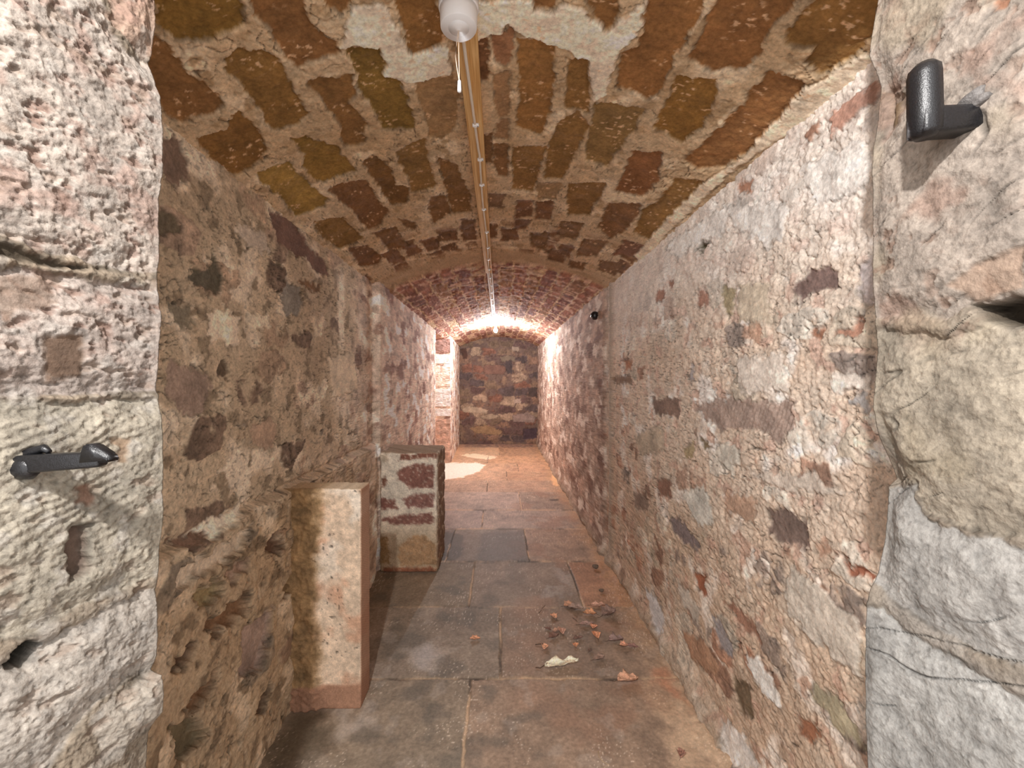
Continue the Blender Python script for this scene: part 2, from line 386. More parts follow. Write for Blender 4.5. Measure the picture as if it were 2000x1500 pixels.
# coursed blocks on the pier face of the alcove
pf = (np.abs(ysw - 7.31) < .03) & (w.P[..., 0] > -1.29)
for z0, z1, c in ((.44, .70, (136, 92, 78)), (.26, .44, (214, 196, 180)), (-.12, .24, (204, 168, 148)), (-.46, -.14, (222, 200, 184)), (-.62, -.47, (226, 208, 192)), (-1.2, -.64, (170, 128, 106)), (-1.4, -1.2, (158, 116, 94))):
    m = pf & (zz > z0 + .015) & (zz < z1 - .015); w.C[m] = rgb(*c) * (1 + .2 * fbm(w.S[m], w.T[m], 14, 3, 5))[:, None]; w.H[m] += .008
LEFT = parse('''
86,76,56,-6:366,542 382,528 410,520 421,503 432,528 440,548 424,583 410,570 382,556
116,106,92,-3:553,558 586,556 592,597 580,616 558,616 550,592
112,72,56,-6:525,410 575,432 608,487 638,512 644,539 622,534 600,504 570,493 545,470
122,78,40,-4:583,545 625,559 625,572 586,556
166,146,122,2:460,437 515,454 528,493 498,487 465,460
116,86,66,-6:321,264 353,275 372,344 348,368 315,344
96,80,56,-5:305,410 336,416 355,448 341,457 305,454
192,166,132,3:407,603 468,616 465,680 405,658
182,160,126,5:481,616 525,611 528,636 487,644
136,106,86,-3:327,710 400,720 413,753 393,807 347,800 327,767
86,66,46,-7:427,700 443,703 443,740 430,733
152,116,86:487,840 524,817 543,831 533,873 505,873
100,62,38,-8:505,1050 524,1041 538,1064 519,1087 505,1078
126,80,42,-6:375,1222 417,1185 463,1148 463,1194 431,1218 393,1250
134,102,84,4:454,1227 515,1185 510,1236 487,1306 445,1325
136,86,44,-5:533,1148 557,1101 561,1157 533,1171
96,60,36,-8:296,1306 351,1255 356,1274 328,1306
126,78,40,-4:328,1390 393,1311 398,1339 356,1390
92,56,32,-8:473,1390 505,1325 505,1362 487,1400
152,112,84,2:412,1120 449,1092 473,1083 459,1115 421,1143
110,96,72,-3:330,590 372,596 380,640 336,630
176,150,116,3:640,700 690,690 700,760 650,780
190,170,140,3:360,1040 420,1010 470,985 460,1010 400,1050
176,150,118,4:310,1120 400,1070 470,1030 450,1075 380,1120 310,1165
118,80,56,-4:330,1060 385,1036 398,1050 345,1080
140,112,60,-2:350,1160 400,1130 410,1160 370,1190
104,84,50,-5:300,1420 350,1400 380,1440 330,1490
''')
w.patch(LEFT, un_left, 400, jag=.022, rough=.0026, keep=.25, soft=.005)
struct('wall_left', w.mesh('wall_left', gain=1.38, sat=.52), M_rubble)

# ---- vault
R0, ZC = 1.85, .947 - 1.85
def un_vault(X, Y):
    u, v = uv(X, Y); a = u * u + v * v; b = v * ZC; t = (b + math.sqrt(max(0, b * b - a * (ZC * ZC - R0 * R0)))) / a
    return (R0 * math.atan2(u * t, v * t - ZC), t)
A = np.concatenate([np.arange(-1.40, -1.02, .02), np.arange(-1.02, 1.02, .0036)])
Yv = march(.58, 9.6, lambda y: max(.002, Q * y * y / (F * .94)), .04)
Sg = np.repeat(A[None], len(Yv), 0); Tg = np.repeat(Yv[:, None], len(A), 1)
th = Sg / R0; zz = ZC + R0 * np.cos(th); flat_ = (Sg < 0) & (zz < .70); zz = np.where(flat_, .70, zz)
P = np.stack([R0 * np.sin(th), Tg, zz], -1); N = np.stack([-np.sin(th), 0 * th, -np.cos(th)], -1)
w = Surf(Sg, Tg, P, N, np.maximum(np.repeat(np.gradient(Yv)[:, None], len(A), 1) * .5, .0012))
w.base([rgb(184, 158, 124), rgb(166, 136, 100), rgb(196, 172, 140), rgb(158, 128, 92)], 511, lump=.006, fine=.003, f=10)
w.cracks(531, 13, .007, .91, .6); w.pits(536, 44, .003, .34, .85)
# courses of small stones in the rear vault (they run lengthwise)
rear = sst(3.44, 3.5, Tg + .02 * fbm(Sg, Tg, 9, 3, 540)); near_gap = 1 - sst(3.22, 3.36, Tg)
def courses(cw, ln, seed, warp):
    a = (Sg + warp * fbm(Sg, Tg, 6, 3, seed)) / cw; ci = np.floor(a); fa = np.abs(a - ci - .5) * 2
    b = (Tg + warp * 1.4 * fbm(Sg, Tg, 6, 3, seed + 1)) / ln + rnd(ci.astype(np.int64), ci.astype(np.int64) * 0, seed + 2) * 7
    bi = np.floor(b); fb = np.abs(b - bi - .5) * 2
    e = np.minimum((1 - fa) * cw, (1 - fb) * ln) * .5
    return e, rnd(ci.astype(np.int64), bi.astype(np.int64), seed + 3), rnd(ci.astype(np.int64), bi.astype(np.int64), seed + 4)
e, r1, r2 = courses(.125, .62, 550, .028)
m = sst(.002, .016, e + .010 * fbm(Sg, Tg, 26, 4, 551)) * sst(.06, .16, r2 + .2 * fbm(Sg, Tg, 9, 3, 552)) * rear
pal = np.array([rgb(128, 76, 60), rgb(112, 66, 52), rgb(142, 90, 70), rgb(120, 74, 66), rgb(134, 92, 62)])
st_ = pal[np.clip((r1 * 5).astype(int), 0, 4)] * (1 + .2 * fbm(Sg, Tg, 12, 3, 553) + .15 * fbm(Sg, Tg, 40, 3, 554))[..., None]
w.C = w.C * (1 - m[..., None]) + st_ * m[..., None]
w.H = w.H * (1 - .7 * m) + m * (.010 * (r2 - .5) + .003 * fbm(Sg, Tg, 20, 3, 555)) + rear * (.006 * fbm(Sg, Tg * 1.6, 22, 4, 556) + .004 * fbm(Sg, Tg * 3, 10, 3, 559))
pk = rear[..., None] * np.maximum(sst(.18, .45, fbm(Sg * 1.4, Tg, 7, 4, 557)), .8 * sst(.2, .5, fbm(Sg * .5, Tg * 2, 9, 4, 558)))[..., None] * .7; w.C = w.C * (1 - pk) + rgb(206, 178, 158) * pk  # pale patches, plus raking highlights painted in as streaks across the vault
w.H += .016 * rear                                             # the rear vault sits a little lower
band = sst(3.18, 3.26, Tg) * (1 - sst(3.44, 3.48, Tg)); w.H = w.H * (1 - .6 * band) + .004 * band
w.C = w.C * (1 - .6 * band[..., None]) + rgb(160, 134, 102) * (.6 * band[..., None])
# fallback small stones between the traced ones and the band
e, r1, r2 = courses(.13, .30, 580, .03)
mid = sst(2.55, 2.75, Tg) * (1 - sst(3.1, 3.25, Tg))
m = sst(.010, .02, e + .008 * fbm(Sg, Tg, 30, 3, 581)) * sst(.35, .45, r2 + .15 * fbm(Sg, Tg, 9, 3, 582)) * mid
w.C = w.C * (1 - m[..., None]) + (rgb(118, 80, 50) * (1 + .2 * fbm(Sg, Tg, 12, 3, 583))[..., None]) * m[..., None]; w.H -= .005 * m
VAULT = parse('''
124,84,34,-8:298,-60 440,-60 460,0 476,16 479,48 449,61 412,77 348,85 311,53
128,82,46,-8:290,60 327,88 364,139 407,171 431,192 439,213 401,227 353,240 327,229 290,171
126,84,40,-8:436,115 465,99 513,99 537,112 556,144 580,187 604,224 588,243 532,256 513,221 481,176 449,149
128,80,44,-8:480,-50 580,-50 593,0 599,40 620,64 652,83 660,104 625,117 577,136 556,107 527,64 497,27
130,82,44,-8:610,-50 680,-50 685,-10 679,16 665,29 639,16
120,84,34,-8:671,99 741,91 754,125 752,148 786,161 791,187 806,224 812,250 786,255 749,250 726,208 705,177 689,125
130,82,40,-8:755,-50 850,-50 856,0 864,52 874,78 853,96 812,114 799,99 791,60 775,26
124,80,42,-8:604,163 687,149 695,184 679,203 716,240 711,280 673,288 665,245 641,211
138,98,66,-5:809,156 890,153 897,187 890,247 864,273 838,268 827,221
124,80,38,-8:380,272 441,256 465,219 508,256 521,293 513,315 460,344 433,331 407,301
130,90,38,-8:568,272 604,272 656,288 696,334 660,346 630,356 612,350 592,326 598,306
142,102,46,-6:500,340 564,318 592,350 640,390 632,404 580,424 552,390 526,370
118,74,44,-8:642,370 688,354 716,354 740,394 760,414 740,442 718,450 702,430 686,410 660,390
116,74,38,-8:708,316 730,304 762,328 774,362 798,368 796,398 766,402 750,380 726,346
126,86,44,-8:774,298 828,270 836,310 852,358 848,370 806,378 796,346 780,320
120,78,42,-8:854,308 890,322 918,380 920,414 884,418 870,370
120,78,46,-6:840,386 872,382 880,416 848,438 836,408
124,84,42,-8:612,434 668,426 684,442 712,468 664,488 632,466 618,450
112,68,38,-8:684,486 718,480 748,504 738,518 702,522
116,74,42,-6:726,456 774,444 784,466 800,480 760,494 746,470
108,70,44,-5:850,464 880,452 878,470 856,474
112,74,46,-5:776,426 812,436 812,450 794,446
108,68,44,-5:860,484 890,474 896,490 870,492
112,70,46,-8:923,78 952,73 955,130 952,161 929,159
138,88,62,-6:960,70 986,68 991,47 999,52 1004,88 1001,114 986,127 965,120
144,100,70,-4:965,146 996,140 994,229 965,231
136,94,66,-4:970,234 994,234 994,273 968,270
138,88,44,-8:1012,75 1082,88 1082,156 1072,224 1056,265 1009,250 1014,182
128,84,42,-8:1111,117 1152,114 1150,166 1150,221 1103,213 1108,166
112,74,46,-7:939,263 960,260 962,320 942,322
124,80,48,-8:965,282 992,282 992,345 972,345 965,322
130,86,44,-8:1002,288 1065,288 1050,350 1040,375 1000,370
126,84,42,-8:1090,240 1130,215 1150,250 1110,330 1098,350 1062,350 1072,285
130,92,52,-7:1168,198 1227,208 1256,214 1243,250 1207,292 1184,328 1142,312 1152,247
126,84,44,-8:1108,360 1182,358 1175,385 1160,398 1152,422 1108,420
128,76,44,-8:1236,296 1295,299 1285,354 1253,387 1201,374
120,76,46,-8:1188,398 1250,400 1248,420 1218,455 1192,468 1168,445
130,86,42,-8:1290,390 1320,350 1380,355 1375,380 1330,412 1270,472 1238,455 1255,410
136,84,44,-9:1270,-50 1395,-50 1360,45 1324,104 1308,137 1282,188 1266,195 1201,169 1214,107 1246,94 1256,52
134,82,44,-9:1402,0 1425,-50 1590,-50 1561,0 1503,55 1483,107 1454,137 1392,140 1344,120 1370,58
132,86,42,-9:1587,0 1610,-50 1740,-50 1720,0 1708,65 1660,117 1594,150 1574,120 1590,97 1535,91 1539,58 1574,26
132,86,36,-9:1327,150 1392,159 1402,182 1373,247 1327,280 1275,250 1301,201
134,82,44,-9:1503,140 1574,166 1555,208 1506,253 1467,292 1412,328 1360,331 1337,312 1379,276 1444,214 1470,175
116,72,48,-6:1010,392 1040,392 1040,422 1005,428
118,74,48,-6:1048,395 1082,395 1075,430 1045,430
140,102,72,-3:1048,358 1098,358 1085,390 1048,390
118,82,62,-4:952,378 985,380 982,408 955,405
108,68,46,-5:1005,430 1038,430 1025,450 1005,450
122,82,54,-5:1095,432 1140,437 1125,468 1090,463
118,78,48,-5:1035,455 1072,458 1065,490 1038,482
122,80,50,-5:1140,468 1188,473 1165,500 1125,500
112,72,48,-5:1072,490 1105,490 1100,515 1070,508
116,72,54,-5:1220,470 1260,480 1238,502 1195,500
118,78,52,-5:1170,510 1225,515 1200,540 1168,528
110,72,46,-5:1112,510 1145,515 1140,528 1112,522
112,74,52,-5:900,428 928,430 925,450 900,450
134,84,44,-7:1146,6 1170,-50 1215,-50 1207,39 1184,62 1158,32
132,82,44,-7:1038,-50 1095,-50 1082,21 1046,23
206,190,168,5:687,16 744,5 765,26 786,73 806,109 874,88 884,146 809,161 786,156 754,151 754,130 744,94 663,94
208,190,168,6:923,0 1038,0 1040,23 1082,21 1103,8 1144,16 1160,40 1184,64 1212,40 1262,0 1256,52 1210,100 1181,188 1158,195 1149,117 1120,107 1082,91 1012,62 988,42 975,68 929,78
196,176,150,3:1715,95 1574,172 1440,318 1380,352 1300,430 1240,500 1250,520 1310,450 1430,335 1600,220 1720,160
176,150,116,3,2:936,166 956,166 976,235 955,265 940,262
''')
VAULT = [(c_ * np.array([1.0, 1.06, .98]) if c_[0] < .6 else c_, h_, f_, p_) for c_, h_, f_, p_ in VAULT]
w.patch(VAULT, un_vault, 600, jag=.011, rough=.0022, fleck=.8)
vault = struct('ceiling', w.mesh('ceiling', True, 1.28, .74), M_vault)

# ---- end wall
YB = 9.44
def un_back(X, Y): u, v = uv(X, Y); return (u * YB, v * YB)
xs = np.arange(-1.1, 1.05, .014); zs = np.arange(-1.42, 1.02, .014)
Sg, Tg = np.meshgrid(xs, zs)
w = Surf(Sg, Tg, np.stack([Sg, 0 * Sg + YB, Tg], -1), np.stack([0 * Sg, 0 * Sg - 1, 0 * Sg], -1), np.full(Sg.shape, .012))
w.base([rgb(136, 108, 92), rgb(108, 86, 78), rgb(150, 118, 92), rgb(112, 84, 70)], 711, lump=.012, fine=.006, f=6, cell=(.30, .17),
       stones=[rgb(140, 92, 72), rgb(110, 82, 76), rgb(168, 140, 112), rgb(96, 80, 78), rgb(130, 104, 82), rgb(150, 112, 88)], cover=.75, sh=.02, warp=.05)
BACK = parse('''
136,96,80,10:944,714 953,712 985,714 988,722 984,731 946,731
190,166,136,4:903,797 914,793 938,796 953,801 951,808 930,807 905,805
170,148,120,3:938,812 960,808 977,813 960,819 940,817
84,66,76,-10:1022,838 1048,836 1049,856 1022,858
86,70,66,-8:1031,758 1049,757 1049,776 1033,774
168,146,124,3:999,677 1014,677 1014,686 1001,686
130,112,92,6:976,698 990,694 1006,697 1006,706 980,707
186,160,140,3:1004,780 1018,778 1017,788 1005,788
150,128,118,3:1000,812 1030,805 1046,815 1044,825 1004,824
166,130,90,3:916,836 950,830 982,842 976,850 930,846
92,62,50,14:899,682 910,680 914,700 906,702
84,72,74,-8:987,705 999,704 1000,730 990,728
''')
w.patch(BACK, un_back, 800, jag=.02, rough=.004)
struct('wall_back', w.mesh('wall_back', sat=.72), M_rubble)

# ---- floor flags
Yf = march(-1.6, 1.35, lambda y: .04, .04); Yf = np.concatenate([Yf[:-1], march(1.35, 9.6, lambda y: max(.002, Q * y * y / (F * EYE)), .04)])
Xf = np.concatenate([np.arange(-1.4, -.96, .02), np.arange(-.96, .94, .0042), np.arange(.95, 1.3, .05)])
Sg, Tg = np.meshgrid(Xf, Yf)
w = Surf(Sg, Tg, np.stack([Sg, Tg, 0 * Sg - EYE], -1), np.stack([0 * Sg, 0 * Sg, 0 * Sg + 1], -1), np.maximum(np.repeat(np.gradient(Yf)[:, None], len(Xf), 1) * .5, .0015))
rows = [(-1.6, -.6, [(-.2, (120, 104, 90), (120, 96, 80), 0)]), (-.6, .35, [(.2, (120, 104, 90), (120, 96, 80), 0)]), (.35, 1.2, [(-.3, (120, 104, 90), (120, 96, 80), 0)]),
        (1.2, 2.04, [(-.134, (122, 106, 88), (132, 108, 88), 0)]), (2.04, 2.68, [(.007, (122, 106, 90), (124, 102, 84), 1)]),
        (2.68, 3.343, [(-.19, (116, 100, 82), (124, 106, 90), 0), (.525, None, (148, 106, 78), 2)]),
        (3.343, 4.07, [(-.415, (112, 100, 90), (120, 106, 94), 6), (.235, None, (140, 114, 94), 6)]), (4.07, 4.67, [(-.168, (142, 126, 118), (144, 126, 114), 7)]),
        (4.67, 5.41, [(.24, (148, 130, 118), (132, 114, 100), 8)]), (5.41, 6.04, [(-.155, (150, 124, 104), (152, 124, 102), 5)]),
        (6.04, 6.65, [(.11, (160, 128, 102), (158, 124, 96), 5)]), (6.65, 7.3, [(.3, (158, 126, 100), (160, 122, 94), 5)]), (7.3, 8.04, [(-.2, (156, 124, 96), (160, 122, 90), 5)]),
        (8.04, 9.0, [(0, (170, 140, 108), (150, 116, 88), 5)]), (9.0, 9.6, [(0, (120, 96, 84), (118, 92, 82), 5)])]
jit = .006 * fbm(Sg, Tg, 8, 3, 901)
joint = np.zeros(Sg.shape); colr = np.zeros(Sg.shape + (3,)); hgt = np.zeros(Sg.shape)
for ri, (y0, y1, js) in enumerate(rows):
    inr = (Tg + jit >= y0) & (Tg + jit < y1)
    c = np.where(inr[..., None], rgb(*js[0][1]), 0); h = js[0][3] / 1000 * inr
    dj = np.full(Sg.shape, 9.0)
    for x, ca, cb, hh in js:
        r_ = inr & (Sg + jit > x); c = np.where(r_[..., None], rgb(*cb), c); dj = np.minimum(dj, np.abs(Sg + jit - x))
    dj = np.minimum(dj, np.minimum(np.abs(Tg + jit - y0), np.abs(Tg + jit - y1)))
    colr += c * inr[..., None]; hgt += h; joint = np.where(inr, dj, joint)
n1 = fbm(Sg, Tg, 3, 4, 905); n2 = fbm(Sg, Tg, 11, 4, 906); n3 = fbm(Sg, Tg, 50, 3, 907)
c = colr * (1 + .12 * n1 + .12 * n2 + .10 * n3)[..., None]
def stain_shade(mask, col, k):
    global c
    mm = (np.clip(mask, 0, 1) * k)[..., None]; c = c * (1 - mm) + rgb(*col) * mm
stain_shade(sst(.05, .45, fbm(Sg, Tg, 4.5, 4, 910)) * sst(.45, .0, Sg + .3 * n1) * sst(4.2, 3.0, Tg), (84, 78, 70), .5)
stain_shade(sst(.05, .4, fbm(Sg, Tg, 2.5, 4, 911)) * sst(-.15, .3, Sg), (140, 100, 76), .45)
stain_shade(sst(.3, .5, fbm(Sg, Tg, 6, 4, 912)) * sst(3, 2.4, Tg), (150, 138, 128), .3)
stain_shade(sst(.62, .84, Sg + .06 * n2 + .03 * n1) * sst(2.0, 2.6, Tg), (168, 124, 84), .7)
stain_shade(sst(.55, .85, Sg + .12 * n2) * sst(2.6, 1.9, Tg), (168, 136, 104), .7)
stain_shade(sst(5.2, 8.0, Tg) * sst(.0, .4, n2 + .2), (180, 142, 108), .45)
stain_shade(sst(-.62, -.85, Sg + .08 * n2) * sst(6.0, 6.8, Tg), (190, 136, 96), .45)
def blob(px, col, k, jag=.05, soft=.02):
    pg = [(uv(X, Y)[0] * -EYE / uv(X, Y)[1], -EYE / uv(X, Y)[1]) for X, Y in px]
    sd = polysd(Sg + jag * n2, Tg + jag * 3 * fbm(Sg, Tg, 7, 3, 921), pg); stain_shade(sst(-soft, soft, sd), col, k)
blob([(862, 905), (930, 904), (950, 908), (935, 922), (905, 932), (862, 940)], (222, 206, 184), .92, .03)
blob([(896, 889), (930, 886), (975, 893), (960, 898), (920, 895)], (214, 194, 166), .8, .04)
blob([(1075, 930), (1092, 928), (1094, 948), (1080, 950)], (226, 170, 110), .7, .03)
blob([(862, 1040), (905, 1045), (905, 1075), (890, 1098), (862, 1098)], (78, 72, 70), .75, .02)
blob([(940, 1045), (1022, 1038), (1034, 1095), (930, 1098)], (90, 84, 82), .6, .03)
blob([(800, 1275), (845, 1255), (865, 1275), (850, 1300), (810, 1300)], (160, 156, 158), .6, .03, .05)
blob([(660, 1395), (720, 1380), (730, 1420), (660, 1440)], (170, 158, 148), .6, .04, .05)
blob([(1082, 1110), (1112, 1115), (1122, 1145), (1085, 1130)], (150, 142, 138), .6, .04, .04)
blob([(1060, 1165), (1100, 1160), (1110, 1150), (1060, 1155)], (150, 142, 138), .6, .04, .04)
blob([(1290, 1395), (1360, 1400), (1420, 1500), (1330, 1500)], (190, 160, 128), .6, .04, .05)
blob([(1280, 1320), (1310, 1330), (1340, 1370), (1290, 1345)], (172, 96, 62), .5, .04, .04)
blob([(560, 1420), (640, 1400), (600, 1500), (480, 1500)], (70, 60, 46), .6, .05, .06)  # shade of the left cheek painted on the flags
blob([(1073, 977), (1090, 976), (1090, 979), (1075, 980)], (60, 52, 46), .8, .005)  # notch in the flag, its shade painted flat
jw = sst(.0085, .003, joint + .003 * n3); jl = sst(-.4, .1, fbm(Sg, Tg, 3, 3, 930))
c = c * (1 - (jw * .8)[..., None]) + (rgb(176, 144, 110) * jl[..., None] + rgb(70, 58, 48) * (1 - jl[..., None])) * (jw * .8)[..., None]
gr = sst(.52, .62, perlin(Sg * 120, Tg * 120, 940)) * sst(-.1, .4, fbm(Sg, Tg, 3, 3, 941)); c = c * (1 - .6 * gr[..., None]) + rgb(206, 190, 172) * (.6 * gr[..., None])
w.C = c
edge = sst(.66, .88, Sg + .04 * n2) * sst(4.5, 3.0, Tg)
w.H = hgt + .002 * n1 + .0012 * n2 + .0006 * n3 - .005 * jw + edge * (.010 + .010 * fbm(Sg, Tg, 14, 3, 950))
struct('floor', w.mesh('floor', False, 1.30, .74), M_flag)
def floor_pt(X, Y): u, v = uv(X, Y); t = -EYE / v; return (u * t, t)

# ---- doorway cheeks either side of the camera
YJ = .66; KJ = YJ / .64
def jamb(name, edge_px, kx, x0, side, blocks, cols, seed, sgn):
    """cheek plane x = x0 + kx * y, corner at y = YJ"""
    xc = x0 + kx * YJ; xe = x0 + kx * .2; ln = math.hypot(kx, 1)
    zs = np.concatenate([np.arange(-1.42, -.60, .03), np.arange(-.60, .60, .0017), np.arange(.60, 1.2, .03)])
    fine = lambda x, y: .0017 if y > .40 else .02
    s_ = path_surf([(sgn * 1.02, YJ + .03), (xc, YJ), (xe, .2), (sgn * 1.7, .2)], [lambda x, y: .012 if abs(x - xc) > .06 else .0025, fine, lambda x, y: .05], zs, side)
    s0 = math.hypot(sgn * 1.02 - xc, .03)
    s_.base(cols, seed, lump=.0036, fine=.0012, f=14); s_.s0 = s0
    ex = np.array([(uv(X, Y)[0] * YJ - xc) for X, Y in edge_px]); ez = np.array([uv(X, Y)[1] * YJ for X, Y in edge_px])
    o = np.argsort(ez); d = np.interp(s_.T, ez[o], ex[o]); fall = np.exp(-((s_.S - s0) / .035) ** 2); fall = np.where(s_.S < s0, np.exp(-((s_.S - s0) / .15) ** 2), fall)
    s_.P[..., 0] += d * fall
    def un(X, Y): u, v = uv(X, Y); t = x0 / (u - kx); return (s0 + (YJ - t) * ln, v * t)
    return s_, un
LEDGE = [(303, 0), (305, 50), (297, 108), (292, 125), (300, 150), (315, 190), (320, 260), (320, 330), (312, 400), (313, 500), (308, 540), (318, 620), (312, 700), (308, 760), (312, 780), (320, 850), (321, 1000), (314, 1060), (311, 1120), (305, 1150), (310, 1200), (308, 1280), (297, 1308), (318, 1318), (318, 1390), (290, 1430), (285, 1500)]
w, un = jamb('wall_front_left', LEDGE, .332, -.713 * KJ, +1, None, [rgb(206, 186, 160), rgb(190, 166, 138), rgb(220, 206, 190)], 1011, -1)
s_side = 1
JL = parse('''
214,176,150,6,3:195,-60 330,-60 330,100 296,118 280,108 245,70 222,25
222,204,188,4,3:-80,-80 186,-60 215,30 238,72 275,112 330,135 330,536 210,518 100,494 0,455 -80,430
216,196,182,2,3:-80,520 0,528 60,525 140,545 330,560 330,762 200,770 -80,776
214,200,176,4,3:-80,790 330,778 330,1112 262,1142 200,1165 120,1205 60,1245 -80,1260
228,214,198,4,3:-80,1330 20,1300 90,1262 200,1190 330,1140 330,1290 255,1330 150,1420 60,1560 -80,1560
226,210,190,7,3:180,1400 250,1345 300,1312 335,1310 335,1400 260,1450 200,1480
''')
w.patch(JL, un, 1100, jag=.006, rough=.0028, keep=.6)
w.C *= 1.0
pk = sst(.05, .4, fbm(w.S, w.T, 16, 4, 1120))[..., None] * sst(0, .1, w.T)[..., None] * .5; w.C = w.C * (1 - pk) + rgb(206, 156, 136) * pk
pk = sst(.15, .5, fbm(w.S, w.T, 26, 3, 1121))[..., None] * .5; w.C = w.C * (1 - pk) + rgb(236, 226, 214) * pk
up = sst(-.02, .03, w.T)
m = sst(.08, .5, fbm(w.S, w.T * 1.3, 38, 4, 1123, .6)) * sst(-.35, .2, fbm(w.S, w.T, 9, 3, 1129)) * up; w.H -= .0042 * m; mm = (.75 * m)[..., None]; w.C = w.C * (1 - mm) + rgb(172, 128, 108) * mm
m = sst(.0, .5, fbm(w.S, w.T, 130, 3, 1130, .7)); w.H -= .0010 * m; w.C *= (1 - .16 * m)[..., None]
m = sst(.2, .55, fbm(w.S * 1.0, w.T * 1.6, 20, 4, 1124, .6)); w.H -= .0045 * m; mm = (.45 * m)[..., None]; w.C = w.C * (1 - mm) + rgb(186, 150, 124) * mm
lw = sst(-.22, -.28, w.T + .35 * (w.S - .5)); w.H += lw * .0036 * fbm((w.S * .75 + w.T * .6), (w.T * .75 - w.S * .6) * 3.6, 12, 5, 1125, .6)
m = sst(.3, .36, fbm(w.S, w.T, 90, 2, 1126)); w.H -= .0015 * m
tl = up * 0 + sst(-.02, -.06, w.T) * sst(-.24, -.18, w.T); w.H += tl * .0009 * np.sin((w.S * .5 + w.T) * 520 + 4 * fbm(w.S, w.T, 20, 2, 1127)) * sst(-.1, .2, fbm(w.S, w.T, 9, 2, 1128))
w.patch(parse('''
150,116,92,-3:88,662 120,650 157,655 155,735 95,745
176,142,118,-2,2:0,540 90,535 110,590 30,610 0,640
146,116,98,-16:139,1036 176,1030 178,1112 146,1132
70,60,46,-45:20,1302 38,1272 70,1254 86,1262 66,1290 52,1304
170,112,86,-3,2:140,950 165,945 180,985 150,985
196,150,110,-2,2:215,862 248,858 240,905 225,905
96,80,60,-12:0,470 60,488 130,512 215,520 130,524 40,505 0,495
'''), un, 1150, jag=.007, rough=.0014, soft=.003)
w.H *= 1 - .75 * np.exp(-((w.S - w.s0) / .010) ** 2)
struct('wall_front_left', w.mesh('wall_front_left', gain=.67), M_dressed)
REDGE = [(1712, 0), (1702, 60), (1695, 110), (1712, 150), (1720, 178), (1716, 230), (1703, 300), (1700, 340), (1703, 400), (1703, 560), (1708, 620), (1712, 690), (1703, 800), (1715, 850), (1738, 900), (1752, 935), (1734, 950), (1728, 1050), (1712, 1120), (1704, 1140), (1690, 1180), (1692, 1250), (1690, 1330), (1695, 1500)]
w, un = jamb('wall_front_right', REDGE, -.10, .61 * KJ, -1, None, [rgb(214, 194, 170), rgb(204, 180, 152), rgb(226, 212, 196)], 1211, +1)
JR = parse('''
226,206,188,4,3:1690,-80 2080,-80 2080,590 1960,592 1890,594 1850,622 1690,620 1690,330 1740,200 1768,175 1720,180 1690,170
222,204,178,3,3:1690,642 1780,650 1850,662 1930,632 2080,630 2080,1080 1900,1036 1795,1000 1776,944 1740,940 1690,800
226,220,212,5,3:1700,952 1772,950 1790,1004 1880,1040 2080,1095 2080,1330 1900,1272 1790,1205 1725,1150 1690,1130
228,224,217,5,3:1670,1180 1722,1188 1765,1232 1880,1300 2080,1420 2080,1580 1670,1580
214,196,168,2,3:1712,188 1752,182 1775,190 1762,215 1720,235
''')
w.patch(JR, un, 1300, jag=.006, rough=.0024, keep=.5)
pk = sst(.1, .45, fbm(w.S, w.T, 11, 4, 1320))[..., None] * sst(.02, .1, w.T)[..., None] * .55; w.C = w.C * (1 - pk) + rgb(216, 166, 142) * pk
pk = sst(.1, .5, fbm(w.S, w.T, 7, 3, 1321))[..., None] * sst(-.22, -.15, w.T)[..., None] * .5; w.C = w.C * (1 - pk) + rgb(212, 190, 154) * pk
m = sst(.15, .5, fbm(w.S, w.T, 34, 4, 1323, .6)) * sst(.02, .1, w.T) * sst(-.2, .3, fbm(w.S, w.T, 8, 3, 1329)); w.H -= .0028 * m; mm = (.6 * m)[..., None]; w.C = w.C * (1 - mm) + rgb(188, 142, 116) * mm
m = sst(.0, .5, fbm(w.S, w.T, 120, 3, 1330, .7)); w.H -= .0008 * m; w.C *= (1 - .12 * m)[..., None]
lw = sst(-.02, -.1, w.T); w.H += lw * .0020 * fbm((w.S * .8 + w.T * .45), (w.T * .8 - w.S * .45) * 4.5, 9, 5, 1325, .6)
lm = sst(.90, .98, ridged((w.S * .8 + w.T * .45) * .5, (w.T * .8 - w.S * .45) * 2.2 + .012 * fbm(w.S, w.T, 12, 3, 1331), 13, 1, 1327)) * sst(.0, .3, fbm(w.S, w.T, 7, 3, 1328)); w.H -= .004 * lm; w.C *= (1 - .25 * lm)[..., None]
w.patch(parse('''
92,74,54,-48:1890,598 1930,590 1960,584 2050,578 2050,630 1980,634 1945,634 1920,622
150,118,84,-5:1728,200 1742,196 1748,240 1735,245
206,140,104,-3:1940,0 1975,-10 1968,15 1945,18
226,182,150,-3,2:1850,560 1900,520 2000,480 2000,560 1900,590
'''), un, 1350, jag=.004, rough=.0012)
w.H *= 1 - .75 * np.exp(-((w.S - w.s0) / .010) ** 2)
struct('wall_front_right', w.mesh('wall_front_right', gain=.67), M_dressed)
# arched stone head above the doorway (above the frame)
bm = bmesh.new(); xs = np.linspace(-.82, .82, 25)
sof = [.83 - .06 * (min(abs(x), .72) / .62) ** 2 for x in xs]
ring = []
for x, z in zip(xs, sof):
    ring.append([bm.verts.new((x, y, zc + EYE)) for y, zc in ((.22, z), (.65, z), (.65, 1.2), (.22, 1.2))])
for a, b in zip(ring, ring[1:]):
    for k in range(4): bm.faces.new((a[k], a[(k + 1) % 4], b[(k + 1) % 4], b[k]))
bm.faces.new(ring[0]); bm.faces.new(ring[-1][::-1])
me = from_bm('trim_1', bm, False); paint(me, np.tile(rgb(206, 186, 162), (len(me.vertices), 1))); struct('trim_1', me, M_dressed)

